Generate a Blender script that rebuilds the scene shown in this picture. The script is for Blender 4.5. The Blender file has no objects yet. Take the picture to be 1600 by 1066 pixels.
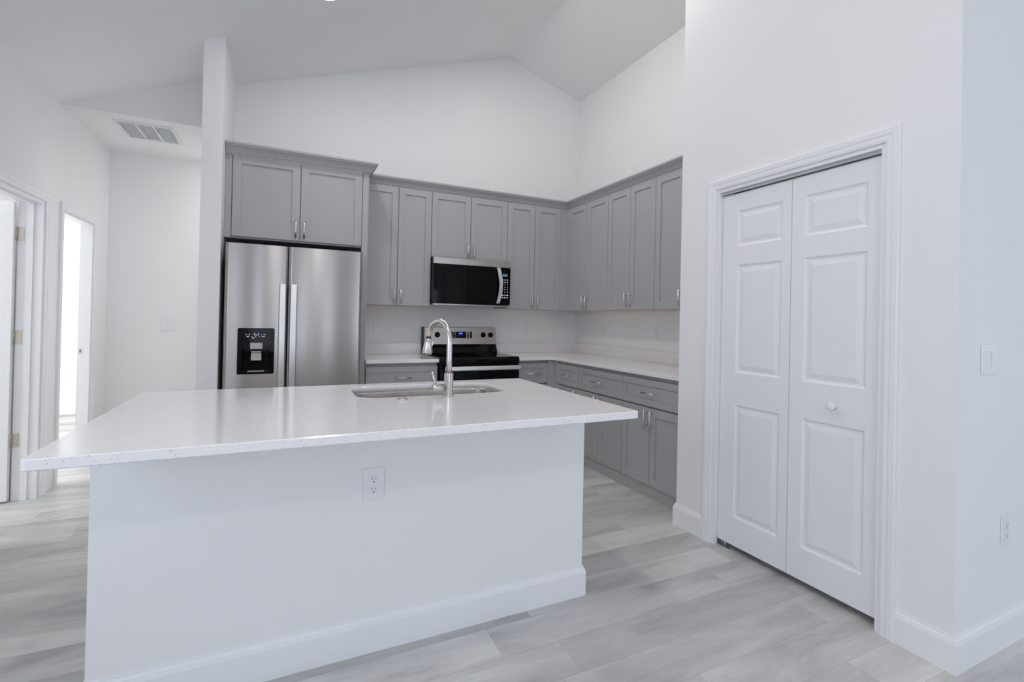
import bpy, bmesh, math, random
from mathutils import Vector, Matrix

random.seed(7)
SC = bpy.context.scene
COL = SC.collection

# ------------------------------------------------------------------ camera
CAM_R = Vector((0.90410603, -0.42679153, 0.02100686))
CAM_U = Vector((-0.0217215, 0.00319419, 0.99975896))
CAM_F = Vector((0.42675575, 0.9043444, 0.00638267))
cam_data = bpy.data.cameras.new('camera')
cam_data.sensor_width = 36.0
cam_data.lens = 751.2614 / 1600 * 36
cam_data.shift_y = (493.906 - 533) / 1600
cam_data.clip_start = 0.05
cam_data.clip_end = 100
cam = bpy.data.objects.new('camera', cam_data)
COL.objects.link(cam)
m3 = Matrix((CAM_R, CAM_U, -CAM_F)).transposed().to_4x4()
m3.translation = Vector((0, 0, 1.274))
cam.matrix_world = m3
SC.camera = cam

# ------------------------------------------------------------------ world, exposure, big lights
world = bpy.data.worlds.new('sky')
SC.world = world
world.use_nodes = True
wn = world.node_tree.nodes
wn['Background'].inputs[0].default_value = (0.76, 0.85, 1.0, 1)
wn['Background'].inputs[1].default_value = 1.0
SC.view_settings.view_transform = 'Standard'
SC.view_settings.look = 'None'
SC.view_settings.gamma = 1
SC.view_settings.use_curve_mapping = False
SC.view_settings.exposure = 0.03
try:
    SC.cycles.max_bounces = 12
    SC.cycles.diffuse_bounces = 8
    SC.cycles.sample_clamp_indirect = 6
except Exception:
    pass

YFRONT = -4.5          # wall behind the camera
XLEFT, XRIGHT = -1.489, 6.0
WINS = [(-0.75, -0.15, 0.3, 2.1), (0.75, 1.35, 0.3, 2.1), (2.6, 5.2, 0.05, 2.1)]


def area(name, loc, direction, sx, sy, power, col):
    l = bpy.data.lights.new(name, 'AREA')
    l.shape = 'RECTANGLE'
    l.size, l.size_y = sx, sy
    l.energy = power
    l.color = col
    o = bpy.data.objects.new(name, l)
    COL.objects.link(o)
    o.location = loc
    o.rotation_euler = Vector(direction).to_track_quat('-Z', 'Y').to_euler()
    return o


DAY = (0.78, 0.86, 1.0)
SIDE_L = [(-3.9, -2.5), (-1.9, -0.5), (0.1, 1.5)]       # unseen left-wall openings added to even out the light (y ranges)
SIDE_R = [(-3.9, -2.3), (-1.6, 0.0)]                    # unseen openings added in the far right wall for soft light
SZ0, SZ1 = 0.9, 2.1
for x0, x1, z0, z1 in WINS:       # daylight entering by the windows behind the camera
    area('window_daylight', ((x0 + x1) / 2, YFRONT - 0.06, (z0 + z1) / 2), (0, 1, 0), x1 - x0, z1 - z0,
         6.0 * (x1 - x0) * (z1 - z0), DAY)
for a_, b_ in SIDE_L:  # fill lamps in the added left openings, brightening the pantry side
    area('side_fill_light', (XLEFT - 0.06, (a_ + b_) / 2, (SZ0 + SZ1) / 2), (1, 0, 0), b_ - a_, SZ1 - SZ0, 9.6, DAY)
for a_, b_ in SIDE_R:  # weak fill lamps in the added right openings, towards the left wall
    area('side_fill_light', (XRIGHT + 0.05, (a_ + b_) / 2, (SZ0 + SZ1) / 2), (-1, 0, 0), b_ - a_, SZ1 - SZ0, 1.5, DAY)
area('bedroom_daylight', (-4.45, 5.35, 1.5), (1, -0.05, 0), 1.3, 1.4, 60, (0.97, 0.99, 1.0))
area('near_bedroom_daylight', (-4.45, 3.0, 1.5), (1, 0, 0), 1.6, 1.4, 45, (0.97, 0.99, 1.0))

# ------------------------------------------------------------------ materials


def new_mat(name):
    m = bpy.data.materials.new(name)
    m.use_nodes = True
    nt = m.node_tree
    return m, nt, nt.nodes, nt.links, nt.nodes['Principled BSDF']


def noise(nt, scale, detail=3, coord='Object', mscale=(1, 1, 1)):
    tc = nt.nodes.new('ShaderNodeTexCoord')
    mp = nt.nodes.new('ShaderNodeMapping')
    mp.inputs['Scale'].default_value = mscale
    nt.links.new(tc.outputs[coord], mp.inputs[0])
    n = nt.nodes.new('ShaderNodeTexNoise')
    n.inputs['Scale'].default_value = scale
    n.inputs['Detail'].default_value = detail
    nt.links.new(mp.outputs[0], n.inputs[0])
    return n


def ramp(nt, fac, stops):
    r = nt.nodes.new('ShaderNodeValToRGB')
    e = r.color_ramp.elements
    e[0].position, e[0].color = stops[0][0], (*stops[0][1], 1)
    e[1].position, e[1].color = stops[-1][0], (*stops[-1][1], 1)
    for p, c in stops[1:-1]:
        k = e.new(p)
        k.color = (*c, 1)
    nt.links.new(fac, r.inputs[0])
    return r


def plain(name, col, rough=0.5, metal=0.0, var=0.02, vscale=6, bump=0.0, bscale=200, spec=None, coat=0):
    m, nt, N, L, b = new_mat(name)
    n = noise(nt, vscale)
    lo = tuple(max(0, c * (1 - var)) for c in col)
    hi = tuple(min(1, c * (1 + var)) for c in col)
    r = ramp(nt, n.outputs[0], [(0.3, lo), (0.7, hi)])
    L.new(r.outputs[0], b.inputs['Base Color'])
    b.inputs['Roughness'].default_value = rough
    b.inputs['Metallic'].default_value = metal
    if spec is not None:
        b.inputs['Specular IOR Level'].default_value = spec
    if coat:
        b.inputs['Coat Weight'].default_value = coat
        b.inputs['Coat Roughness'].default_value = 0.05
    if bump:
        n2 = noise(nt, bscale, 2)
        bp = N.new('ShaderNodeBump')
        bp.inputs['Strength'].default_value = bump
        bp.inputs['Distance'].default_value = 0.002
        L.new(n2.outputs[0], bp.inputs['Height'])
        L.new(bp.outputs[0], b.inputs['Normal'])
    return m


def emis(name, col, strength):
    m, nt, N, L, b = new_mat(name)
    b.inputs['Base Color'].default_value = (*[c * .5 for c in col], 1)
    b.inputs['Emission Color'].default_value = (*col, 1)
    b.inputs['Emission Strength'].default_value = strength
    return m


def brushed(name, col, rough, axis_scale, var=0.06, aniso=0.0):
    m, nt, N, L, b = new_mat(name)
    n = noise(nt, 1.0, 4, 'Object', axis_scale)
    r = ramp(nt, n.outputs[0], [(0.25, tuple(c * (1 - var) for c in col)), (0.75, tuple(c * (1 + var) for c in col))])
    L.new(r.outputs[0], b.inputs['Base Color'])
    b.inputs['Metallic'].default_value = 1.0
    rr = N.new('ShaderNodeMapRange')
    rr.inputs[3].default_value = rough * 0.97
    rr.inputs[4].default_value = rough * 1.03
    L.new(n.outputs[0], rr.inputs[0])
    L.new(rr.outputs[0], b.inputs['Roughness'])
    if aniso:                       # horizontal brush lines spread reflections up and down
        cv = N.new('ShaderNodeCombineXYZ')
        cv.inputs[2].default_value = 1.0
        L.new(cv.outputs[0], b.inputs['Tangent'])
        b.inputs['Anisotropic'].default_value = aniso
    return m


def floor_material():
    m, nt, N, L, b = new_mat('grey_oak_vinyl_planks')
    tc = N.new('ShaderNodeTexCoord')
    br = N.new('ShaderNodeTexBrick')
    br.offset = 0.0
    br.offset_frequency = 2
    br.inputs['Scale'].default_value = 1.0
    br.inputs['Brick Width'].default_value = 1.22
    br.inputs['Row Height'].default_value = 0.18
    br.inputs['Mortar Size'].default_value = 0.0006
    br.inputs['Mortar Smooth'].default_value = 0.0
    br.inputs['Bias'].default_value = 0.0
    br.inputs['Color1'].default_value = (0, 0, 0, 1)
    br.inputs['Color2'].default_value = (1, 1, 1, 1)
    br.inputs['Mortar'].default_value = (0.5, 0.5, 0.5, 1)
    # rows of planks 0.18 m wide along x, each row shifted by its own random amount
    sp = N.new('ShaderNodeSeparateXYZ')
    L.new(tc.outputs['Object'], sp.inputs[0])
    def mth(op, a, b_=None):
        q = N.new('ShaderNodeMath')
        q.operation = op
        for i_, v_ in enumerate((a, b_)):
            if v_ is None:
                continue
            if isinstance(v_, (int, float)):
                q.inputs[i_].default_value = v_
            else:
                L.new(v_, q.inputs[i_])
        return q.outputs[0]
    yy = mth('ADD', sp.outputs[1], YOFF)
    row = mth('FLOOR', mth('DIVIDE', yy, 0.18))
    wn_ = N.new('ShaderNodeTexWhiteNoise')
    wn_.noise_dimensions = '1D'
    L.new(mth('ADD', row, 3.37), wn_.inputs['W'])
    xx = mth('ADD', sp.outputs[0], mth('MULTIPLY', wn_.outputs['Value'], 1.22))
    cb = N.new('ShaderNodeCombineXYZ')
    L.new(xx, cb.inputs[0])
    L.new(yy, cb.inputs[1])
    L.new(cb.outputs[0], br.inputs['Vector'])
    # per plank shift of the grain
    sh = N.new('ShaderNodeVectorMath')
    sh.operation = 'MULTIPLY_ADD'
    L.new(br.outputs['Color'], sh.inputs[0])
    sh.inputs[1].default_value = (37.0, 11.0, 5.0)
    L.new(tc.outputs['Object'], sh.inputs[2])
    mp = N.new('ShaderNodeMapping')
    mp.inputs['Scale'].default_value = (1.0, 4.2, 1)
    L.new(sh.outputs[0], mp.inputs[0])
    n1 = N.new('ShaderNodeTexNoise')
    n1.inputs['Scale'].default_value = 1.5
    n1.inputs['Detail'].default_value = 7
    n1.inputs['Roughness'].default_value = 0.6
    n1.inputs['Distortion'].default_value = 0.6
    L.new(mp.outputs[0], n1.inputs[0])
    mp2 = N.new('ShaderNodeMapping')
    mp2.inputs['Scale'].default_value = (3, 55, 1)
    L.new(sh.outputs[0], mp2.inputs[0])
    n2 = N.new('ShaderNodeTexNoise')
    n2.inputs['Scale'].default_value = 1.6
    n2.inputs['Detail'].default_value = 5
    L.new(mp2.outputs[0], n2.inputs[0])
    c1 = ramp(nt, n1.outputs[0], [(0.28, FLOOR[0]), (0.48, FLOOR[1]), (0.72, FLOOR[2])])
    c2 = ramp(nt, n2.outputs[0], [(0.3, (0.93, 0.93, 0.93)), (0.6, (1, 1, 1))])
    c3 = ramp(nt, br.outputs['Color'], [(0.0, (0.79, 0.79, 0.80)), (0.5, (0.93, 0.93, 0.93)), (1.0, (1.08, 1.07, 1.06))])
    mu = N.new('ShaderNodeMix')
    mu.data_type = 'RGBA'
    mu.blend_type = 'MULTIPLY'
    mu.inputs[0].default_value = 1.0
    L.new(c1.outputs[0], mu.inputs[6])
    L.new(c2.outputs[0], mu.inputs[7])
    mv = N.new('ShaderNodeMix')
    mv.data_type = 'RGBA'
    mv.blend_type = 'MULTIPLY'
    mv.inputs[0].default_value = 1.0
    L.new(mu.outputs[2], mv.inputs[6])
    L.new(c3.outputs[0], mv.inputs[7])
    mo = N.new('ShaderNodeMix')
    mo.data_type = 'RGBA'
    L.new(br.outputs['Fac'], mo.inputs[0])
    L.new(mv.outputs[2], mo.inputs[6])
    mo.inputs[7].default_value = (0.32, 0.32, 0.32, 1)
    L.new(mo.outputs[2], b.inputs['Base Color'])
    b.inputs['Roughness'].default_value = 0.42
    bp = N.new('ShaderNodeBump')
    bp.inputs['Strength'].default_value = 0.12
    bp.inputs['Distance'].default_value = 0.002
    L.new(n2.outputs[0], bp.inputs['Height'])
    L.new(bp.outputs[0], b.inputs['Normal'])
    return m


def quartz_material():
    m, nt, N, L, b = new_mat('speckled_white_quartz')
    tc = N.new('ShaderNodeTexCoord')
    v = N.new('ShaderNodeTexVoronoi')
    v.inputs['Scale'].default_value = 150
    L.new(tc.outputs['Object'], v.inputs['Vector'])
    n = N.new('ShaderNodeTexNoise')
    n.inputs['Scale'].default_value = 48
    n.inputs['Detail'].default_value = 2
    L.new(tc.outputs['Object'], n.inputs[0])
    spot = N.new('ShaderNodeMath')
    spot.operation = 'LESS_THAN'
    spot.inputs[1].default_value = 0.20
    L.new(v.outputs['Distance'], spot.inputs[0])
    pick = N.new('ShaderNodeMath')
    pick.operation = 'GREATER_THAN'
    pick.inputs[1].default_value = 0.53
    L.new(n.outputs[0], pick.inputs[0])
    an = N.new('ShaderNodeMath')
    an.operation = 'MULTIPLY'
    L.new(spot.outputs[0], an.inputs[0])
    L.new(pick.outputs[0], an.inputs[1])
    n3 = N.new('ShaderNodeTexNoise')
    n3.inputs['Scale'].default_value = 5
    L.new(tc.outputs['Object'], n3.inputs[0])
    base = ramp(nt, n3.outputs[0], [(0.3, tuple(c * .985 for c in QUARTZ)), (0.7, QUARTZ)])
    mx = N.new('ShaderNodeMix')
    mx.data_type = 'RGBA'
    L.new(an.outputs[0], mx.inputs[0])
    L.new(base.outputs[0], mx.inputs[6])
    mx.inputs[7].default_value = (0.46, 0.46, 0.48, 1)
    L.new(mx.outputs[2], b.inputs['Base Color'])
    b.inputs['Roughness'].default_value = 0.12
    return m


FLOOR = [(0.44, 0.44, 0.435), (0.62, 0.615, 0.60), (0.76, 0.755, 0.735)]
# object origin of the floor lies at the middle of its box; align plank seams with y = 1.284 + n * 0.18
YOFF = (YFRONT - 0.3 + 7.9) / 2 - 0.024 + 18.0
QUARTZ = (0.88, 0.865, 0.865)
M = {}
M['wall'] = plain('white_painted_drywall', (0.85, 0.85, 0.852), 0.7, var=0.008, vscale=2, bump=0.05, bscale=160)
M['ceiling'] = plain('flat_white_ceiling_paint', (0.87, 0.87, 0.87), 0.9, var=0.008, vscale=2, bump=0.05, bscale=120)
M['trim'] = plain('white_semigloss_trim_paint', (0.86, 0.865, 0.885), 0.35, var=0.006)
M['door'] = plain('white_door_paint', (0.84, 0.845, 0.865), 0.38, var=0.006)
M['floor'] = floor_material()
M['quartz'] = quartz_material()
M['cab'] = plain('grey_shaker_paint', (0.44, 0.433, 0.442), 0.42, var=0.015, vscale=3)
M['cab_dark'] = plain('cabinet_shadow_gap', (0.10, 0.10, 0.105), 0.7)
M['maple'] = plain('maple_plywood_underside', (0.62, 0.50, 0.38), 0.5, var=0.08, vscale=12)
M['steel'] = brushed('brushed_stainless_steel', (0.49, 0.462, 0.448), 0.25, (1, 1, 120), var=0.02, aniso=0.9)
M['steel_h'] = brushed('horizontal_brushed_steel', (0.60, 0.57, 0.55), 0.30, (3, 3, 220))
M['nickel'] = brushed('brushed_nickel', (0.66, 0.63, 0.60), 0.24, (40, 40, 6))
M['handle'] = plain('satin_nickel_pull', (0.72, 0.71, 0.70), 0.28, 1.0)
M['handle_al'] = plain('satin_aluminium_handle', (0.80, 0.81, 0.82), 0.38, 1.0)
M['sink'] = brushed('satin_sink_steel', (0.52, 0.48, 0.45), 0.28, (60, 3, 60))
M['black'] = plain('black_appliance_enamel', (0.008, 0.008, 0.009), 0.35, spec=0.2)
M['glass_black'] = plain('black_glass', (0.003, 0.003, 0.004), 0.06, spec=0.16)
M['dark'] = plain('dark_recess', (0.02, 0.02, 0.02), 0.8)
M['rubber'] = plain('dark_grey_plastic', (0.07, 0.07, 0.075), 0.5)
M['grey_plastic'] = plain('light_grey_plastic', (0.50, 0.50, 0.50), 0.4)
M['plate'] = plain('white_device_plate', (0.83, 0.83, 0.85), 0.3, var=0.004)
M['slot'] = plain('dark_outlet_slot', (0.16, 0.16, 0.17), 0.6)
M['vent'] = plain('white_vent_metal', (0.80, 0.81, 0.82), 0.45, var=0.004)
M['filter'] = plain('grey_filter_media', (0.80, 0.82, 0.84), 0.9)
M['track'] = plain('galvanised_track', (0.60, 0.62, 0.64), 0.35, 0.9)
M['hinge'] = plain('satin_brass_nickel_hinge', (0.52, 0.49, 0.43), 0.35, 1.0)
M['lamp'] = emis('frosted_led_lens', (1.0, 0.96, 0.92), 14)
M['icon'] = emis('white_panel_legend', (0.75, 0.8, 0.85), 0.5)
M['blue_led'] = emis('blue_led_digits', (0.35, 0.45, 1.0), 1.2)
M['blue_glow'] = emis('deep_blue_display', (0.01, 0.02, 0.4), 0.5)
M['teal_led'] = emis('teal_lcd', (0.10, 0.24, 0.30), 0.5)
M['winframe'] = plain('dark_window_frame', (0.05, 0.05, 0.055), 0.4)

# ------------------------------------------------------------------ mesh helpers


class MB:
    def __init__(self):
        self.bm = bmesh.new()

    def face(self, pts, smooth=False):
        vs = [self.bm.verts.new(p) for p in pts]
        f = self.bm.faces.new(vs)
        f.smooth = smooth
        return f

    def box(self, x0, y0, z0, x1, y1, z1):
        p = [(x0, y0, z0), (x1, y0, z0), (x1, y1, z0), (x0, y1, z0), (x0, y0, z1), (x1, y0, z1), (x1, y1, z1), (x0, y1, z1)]
        v = [self.bm.verts.new(q) for q in p]
        for f in ((0, 3, 2, 1), (4, 5, 6, 7), (0, 1, 5, 4), (1, 2, 6, 5), (2, 3, 7, 6), (3, 0, 4, 7)):
            self.bm.faces.new([v[i] for i in f])
        return self

    def obox(self, o, U, V, W, su, sv, sw):
        """box from corner o along unit vectors U,V,W"""
        o, U, V, W = Vector(o), Vector(U), Vector(V), Vector(W)
        v = []
        for c in range(2):
            for b in range(2):
                for a in range(2):
                    v.append(self.bm.verts.new(o + U * su * a + V * sv * b + W * sw * c))
        for f in ((0, 2, 3, 1), (4, 5, 7, 6), (0, 1, 5, 4), (1, 3, 7, 5), (3, 2, 6, 7), (2, 0, 4, 6)):
            self.bm.faces.new([v[i] for i in f])
        return self

    def prism(self, poly, axis, a0, a1, smooth=False):
        """extrude 2-D polygon along axis ('x': (y,z); 'y': (x,z); 'z': (x,y))"""
        def P(p, a):
            if axis == 'x':
                return (a, p[0], p[1])
            if axis == 'y':
                return (p[0], a, p[1])
            return (p[0], p[1], a)
        n = len(poly)
        b = [self.bm.verts.new(P(p, a0)) for p in poly]
        t = [self.bm.verts.new(P(p, a1)) for p in poly]
        self.bm.faces.new(b)
        self.bm.faces.new(t)
        for i in range(n):
            f = self.bm.faces.new([b[i], b[(i + 1) % n], t[(i + 1) % n], t[i]])
            f.smooth = smooth
        return self

    def tube(self, pts, rad, seg=16, caps=True, smooth=True):
        """tube along 3-D points; rad: number or list"""
        pts = [Vector(p) for p in pts]
        n = len(pts)
        rads = rad if isinstance(rad, (list, tuple)) else [rad] * n
        ref = None
        rings = []
        for i, p in enumerate(pts):
            if i == 0:
                d = pts[1] - pts[0]
            elif i == n - 1:
                d = pts[-1] - pts[-2]
            else:
                d = (pts[i + 1] - pts[i]).normalized() + (pts[i] - pts[i - 1]).normalized()
            d.normalize()
            if ref is None:
                ref = Vector((0, 0, 1)) if abs(d.z) < 0.9 else Vector((1, 0, 0))
            a = ref - d * ref.dot(d)
            a.normalize()
            ref = a
            b = d.cross(a)
            rings.append([self.bm.verts.new(p + (a * math.cos(t) + b * math.sin(t)) * rads[i])
                          for t in [2 * math.pi * k / seg for k in range(seg)]])
        for i in range(n - 1):
            for k in range(seg):
                f = self.bm.faces.new([rings[i][k], rings[i][(k + 1) % seg], rings[i + 1][(k + 1) % seg], rings[i + 1][k]])
                f.smooth = smooth
        if caps:
            self.bm.faces.new(rings[0])
            self.bm.faces.new(rings[-1])
        return self

    def cyl(self, p0, p1, r, seg=20):
        return self.tube([p0, p1], r, seg)

    def sweep(self, path, N, prof, closed=False):
        """sweep profile (s,n) along polyline lying in plane with normal N; s is to the right of travel"""
        path = [Vector(p) for p in path]
        N = Vector(N)
        n = len(path)
        rings = []
        for i, p in enumerate(path):
            din = (path[i] - path[i - 1]).normalized() if i > 0 else None
            dout = (path[i + 1] - path[i]).normalized() if i < n - 1 else None
            if din is None:
                S = dout.cross(N)
            elif dout is None:
                S = din.cross(N)
            else:
                a, b = din.cross(N), dout.cross(N)
                S = (a + b) / (1 + a.dot(b))
            rings.append([self.bm.verts.new(p + S * s + N * h) for s, h in prof])
        k = len(prof)
        for i in range(n - 1):
            for j in range(k):
                self.bm.faces.new([rings[i][j], rings[i][(j + 1) % k], rings[i + 1][(j + 1) % k], rings[i + 1][j]])
        self.bm.faces.new(rings[0])
        self.bm.faces.new(rings[-1])
        return self

    def shaker(self, o, U, N, w, h, t=0.019, fr=0.057, rec=0.009):
        """door/drawer front: o = lower back corner of slab, U width dir, N outward"""
        o, U, N = Vector(o), Vector(U), Vector(N)
        Z = Vector((0, 0, 1))
        def P(u, z, n):
            return self.bm.verts.new(o + U * u + Z * z + N * n)
        e = 0.0015
        B = [P(0, 0, 0), P(w, 0, 0), P(w, h, 0), P(0, h, 0)]
        S = [P(0, 0, t - e), P(w, 0, t - e), P(w, h, t - e), P(0, h, t - e)]
        A = [P(e, e, t), P(w - e, e, t), P(w - e, h - e, t), P(e, h - e, t)]
        C = [P(fr, fr, t), P(w - fr, fr, t), P(w - fr, h - fr, t), P(fr, h - fr, t)]
        D = [P(fr, fr, t - rec), P(w - fr, fr, t - rec), P(w - fr, h - fr, t - rec), P(fr, h - fr, t - rec)]
        F = self.bm.faces.new
        F(B)
        F(D)
        for a, b in ((B, S), (S, A), (A, C), (C, D)):
            for i in range(4):
                F([a[i], a[(i + 1) % 4], b[(i + 1) % 4], b[i]])
        return self

    def raised(self, o, U, N, w, h, t, rects):
        """moulded door slab with raised panels; rects (u0,u1,z0,z1) share u0,u1, ordered upward"""
        o, U, N = Vector(o), Vector(U), Vector(N)
        Z = Vector((0, 0, 1))
        def P(u, z, n):
            return self.bm.verts.new(o + U * u + Z * z + N * n)
        def Q(u0, u1, z0, z1, n):
            return [P(u0, z0, n), P(u1, z0, n), P(u1, z1, n), P(u0, z1, n)]
        F = self.bm.faces.new
        B = Q(0, w, 0, h, 0)
        A = Q(0, w, 0, h, t)
        F(B)
        for i in range(4):
            F([B[i], B[(i + 1) % 4], A[(i + 1) % 4], A[i]])
        u0, u1 = rects[0][0], rects[0][1]
        F(Q(0, u0, 0, h, t))
        F(Q(u1, w, 0, h, t))
        zs = [0] + [z for r in rects for z in (r[2], r[3])] + [h]
        for i in range(0, len(zs), 2):
            F(Q(u0, u1, zs[i], zs[i + 1], t))
        for (a, b, c, d) in rects:
            steps = [(0, 0), (0.010, -0.007), (0.018, -0.008), (0.042, -0.002), (0.046, -0.002)]
            prev = None
            for ins, dep in steps:
                q = Q(a + ins, b - ins, c + ins, d - ins, t + dep)
                if prev:
                    for i in range(4):
                        F([prev[i], prev[(i + 1) % 4], q[(i + 1) % 4], q[i]])
                prev = q
            F(prev)
        return self

    def text(self, s, o, U, N, size, depth=0.0006):
        cu = bpy.data.curves.new('t', 'FONT')
        cu.body = s
        cu.size = size
        cu.align_x = 'CENTER'
        cu.align_y = 'CENTER'
        cu.extrude = depth
        cu.resolution_u = 2
        ob = bpy.data.objects.new('t', cu)
        COL.objects.link(ob)
        dg = bpy.context.evaluated_depsgraph_get()
        me = bpy.data.meshes.new_from_object(ob.evaluated_get(dg))
        U, N = Vector(U), Vector(N)
        Z = N.cross(U)
        Mx = Matrix((U, Z, N)).transposed().to_4x4()
        Mx.translation = Vector(o)
        me.transform(Mx)
        self.bm.from_mesh(me)
        bpy.data.objects.remove(ob)
        bpy.data.curves.remove(cu)
        bpy.data.meshes.remove(me)
        return self


def wpos(o):
    p = Vector((0, 0, 0))
    while o:
        p += o.location
        o = o.parent
    return p


def obj(name, mb, mat, parent=None, bevel=0.0, seg=2, smooth=False, label=None, weld=False):
    bm = mb.bm
    if weld:
        bmesh.ops.remove_doubles(bm, verts=bm.verts, dist=1e-5)
    bmesh.ops.recalc_face_normals(bm, faces=bm.faces)
    me = bpy.data.meshes.new(name)
    if parent is not None:
        bmesh.ops.translate(bm, verts=bm.verts, vec=-wpos(parent))
        loc = None
    else:
        xs = [v.co.x for v in bm.verts]
        ys = [v.co.y for v in bm.verts]
        zs = [v.co.z for v in bm.verts]
        loc = Vector(((min(xs) + max(xs)) / 2, (min(ys) + max(ys)) / 2, min(zs)))
        bmesh.ops.translate(bm, verts=bm.verts, vec=-loc)
    if smooth:
        for f in bm.faces:
            f.smooth = True
    bm.to_mesh(me)
    bm.free()
    me.materials.append(M[mat] if isinstance(mat, str) else mat)
    o = bpy.data.objects.new(name, me)
    COL.objects.link(o)
    if parent is not None:
        o.parent = parent
    else:
        o.location = loc
    if bevel:
        md = o.modifiers.new('bevel', 'BEVEL')
        md.width = bevel
        md.segments = seg
        md.limit_method = 'ANGLE'
        md.angle_limit = math.radians(40)
        md.harden_normals = True
        for p in me.polygons:
            p.use_smooth = True
    if label:
        o['label'] = label
    return o


def thing(name, label, cat, loc, group=None):
    o = bpy.data.objects.new(name, None)
    o.empty_display_size = 0.1
    COL.objects.link(o)
    o.location = loc
    o['label'] = label
    o['category'] = cat
    if group:
        o['group'] = group
    return o


def tag(o, label, cat, group=None):
    o['label'] = label
    o['category'] = cat
    if group:
        o['group'] = group
    return o


def struct(name, mb, mat, label=None, cat=None, **k):
    o = obj(name, mb, mat, **k)
    o['kind'] = 'structure'
    if label:
        o['label'] = label
    if cat:
        o['category'] = cat
    return o


def struct_root(name, loc, label, cat):
    o = thing(name, label, cat, loc)
    o['kind'] = 'structure'
    return o


X, Y, Z = Vector((1, 0, 0)), Vector((0, 1, 0)), Vector((0, 0, 1))

# ------------------------------------------------------------------ the room
XR = 3.016       # kitchen right wall
YB = 4.691       # kitchen back wall
XP = 2.263       # pantry wall face
PY0, PY1 = 2.303, 0.908
RID = (2.111, 4.073)
XSL, XSR = -0.547, -0.420   # stub wall beside the fridge
YST = 3.92
YH, ZS, YE = 4.532, 2.752, 5.581


def ceil_z(x):
    if x < -0.42:
        return 3.2185 + (x + 0.42) * (3.2185 - 2.775) / (1.489 - 0.42)
    if x < RID[0]:
        return 3.2185 + (x + 0.42) * (RID[1] - 3.2185) / (RID[0] + 0.42)
    return RID[1] - (x - RID[0]) * (4.0734 - 3.7906) / (3.0159 - 2.1114)


struct('floor', MB().box(-4.7, YFRONT - 0.3, -0.1, XRIGHT + 0.2, 7.9, 0), 'floor',
       'light grey wood-look plank floor running through the rooms', 'floor')
cx = [XLEFT - 0.12, -0.42, RID[0], XRIGHT + 0.15]
poly = [(x, ceil_z(x)) for x in cx] + [(x, ceil_z(x) + 0.12) for x in reversed(cx)]
struct('ceiling', MB().prism(poly, 'y', YFRONT - 0.15, YB + 0.12), 'ceiling',
       'white vaulted ceiling with a ridge over the kitchen', 'ceiling')
XHR = 1.6
struct('ceiling_hall', MB().box(XLEFT, YH + 0.1, ZS, XSL, YB + 0.12, ZS + 0.1).box(XLEFT, YB + 0.12, ZS, XHR, YE, ZS + 0.1), 'ceiling',
       'low flat white ceiling over the small hall on the left', 'ceiling')

# back wall of the kitchen (gable shape)
gx = [XSR, RID[0], XR]
struct('wall_back', MB().prism([(XSR, 0), (XR + 0.1, 0), (XR + 0.1, ceil_z(XR + .1)), (RID[0], RID[1]), (XSR, ceil_z(XSR))],
                               'y', YB, YB + 0.12), 'wall', 'white gable wall behind the refrigerator and range', 'wall')
struct('wall_right', MB().box(XR, PY0 - 0.1, 0, XR + 0.12, YB, ceil_z(XR)), 'wall',
       'white wall behind the long run of right-hand kitchen cabinets', 'wall')
struct('wall_stub', MB().prism([(XSL, 0), (XSR, 0), (XSR, ceil_z(XSR)), (XSL, ceil_z(XSL))], 'y', YST, YB + 0.12), 'wall',
       'narrow white wall end standing left of the refrigerator', 'wall')
struct('wall_hall_header', MB().prism([(XLEFT, ZS), (XSL, ZS), (XSL, ceil_z(XSL)), (XLEFT, ceil_z(XLEFT))], 'y', YH, YH + 0.1),
       'wall', 'white wall strip above the hall opening, under the sloped ceiling', 'wall')
struct('wall_hall_end', MB().box(XLEFT, YE, 0, XHR, YE + 0.1, ZS + 0.1).box(XHR, YB + 0.12, 0, XHR + 0.1, YE + 0.1, ZS + 0.1), 'wall', 'white end wall of the small hall', 'wall')

# pantry walls
D3 = (1.157, 2.0205, 2.042)   # opening y0,y1,top
m = MB()
zt = ceil_z(XP)
zt2 = ceil_z(XP + 0.115)
m.box(XP, PY1, 0, XP + 0.115, D3[0], zt2)
m.box(XP, D3[1], 0, XP + 0.115, PY0, zt2)
m.box(XP, D3[0], D3[2], XP + 0.115, D3[1], zt2)
m.box(XP + 0.115, PY0 - 0.1, 0, XR, PY0, ceil_z(XR))
struct('wall_pantry', m, 'wall', 'white wall around the bifold pantry doors', 'wall')
struct('wall_corner', MB().box(XP + 0.115, PY1, 0, XRIGHT, PY1 + 0.1, ceil_z(XRIGHT)), 'wall',
       'white wall at the right edge carrying the switch and outlet', 'wall')
# top wedge above wall_corner so that no gap stays under the sloping ceiling
struct('wall_corner_upper', MB().prism([(XP + .115, ceil_z(XRIGHT)), (XRIGHT, ceil_z(XRIGHT)), (XP + .115, zt2)], 'y', PY1, PY1 + 0.1),
       'wall', 'upper part of the white wall at the right edge, under the sloped ceiling', 'wall')
struct('wall_pantry_inner', MB().box(XP + 0.75, PY1 + 0.1, 0, XP + 0.8, PY0 - 0.1, 2.4), 'wall', 'wall inside the dark pantry', 'wall')

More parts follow.
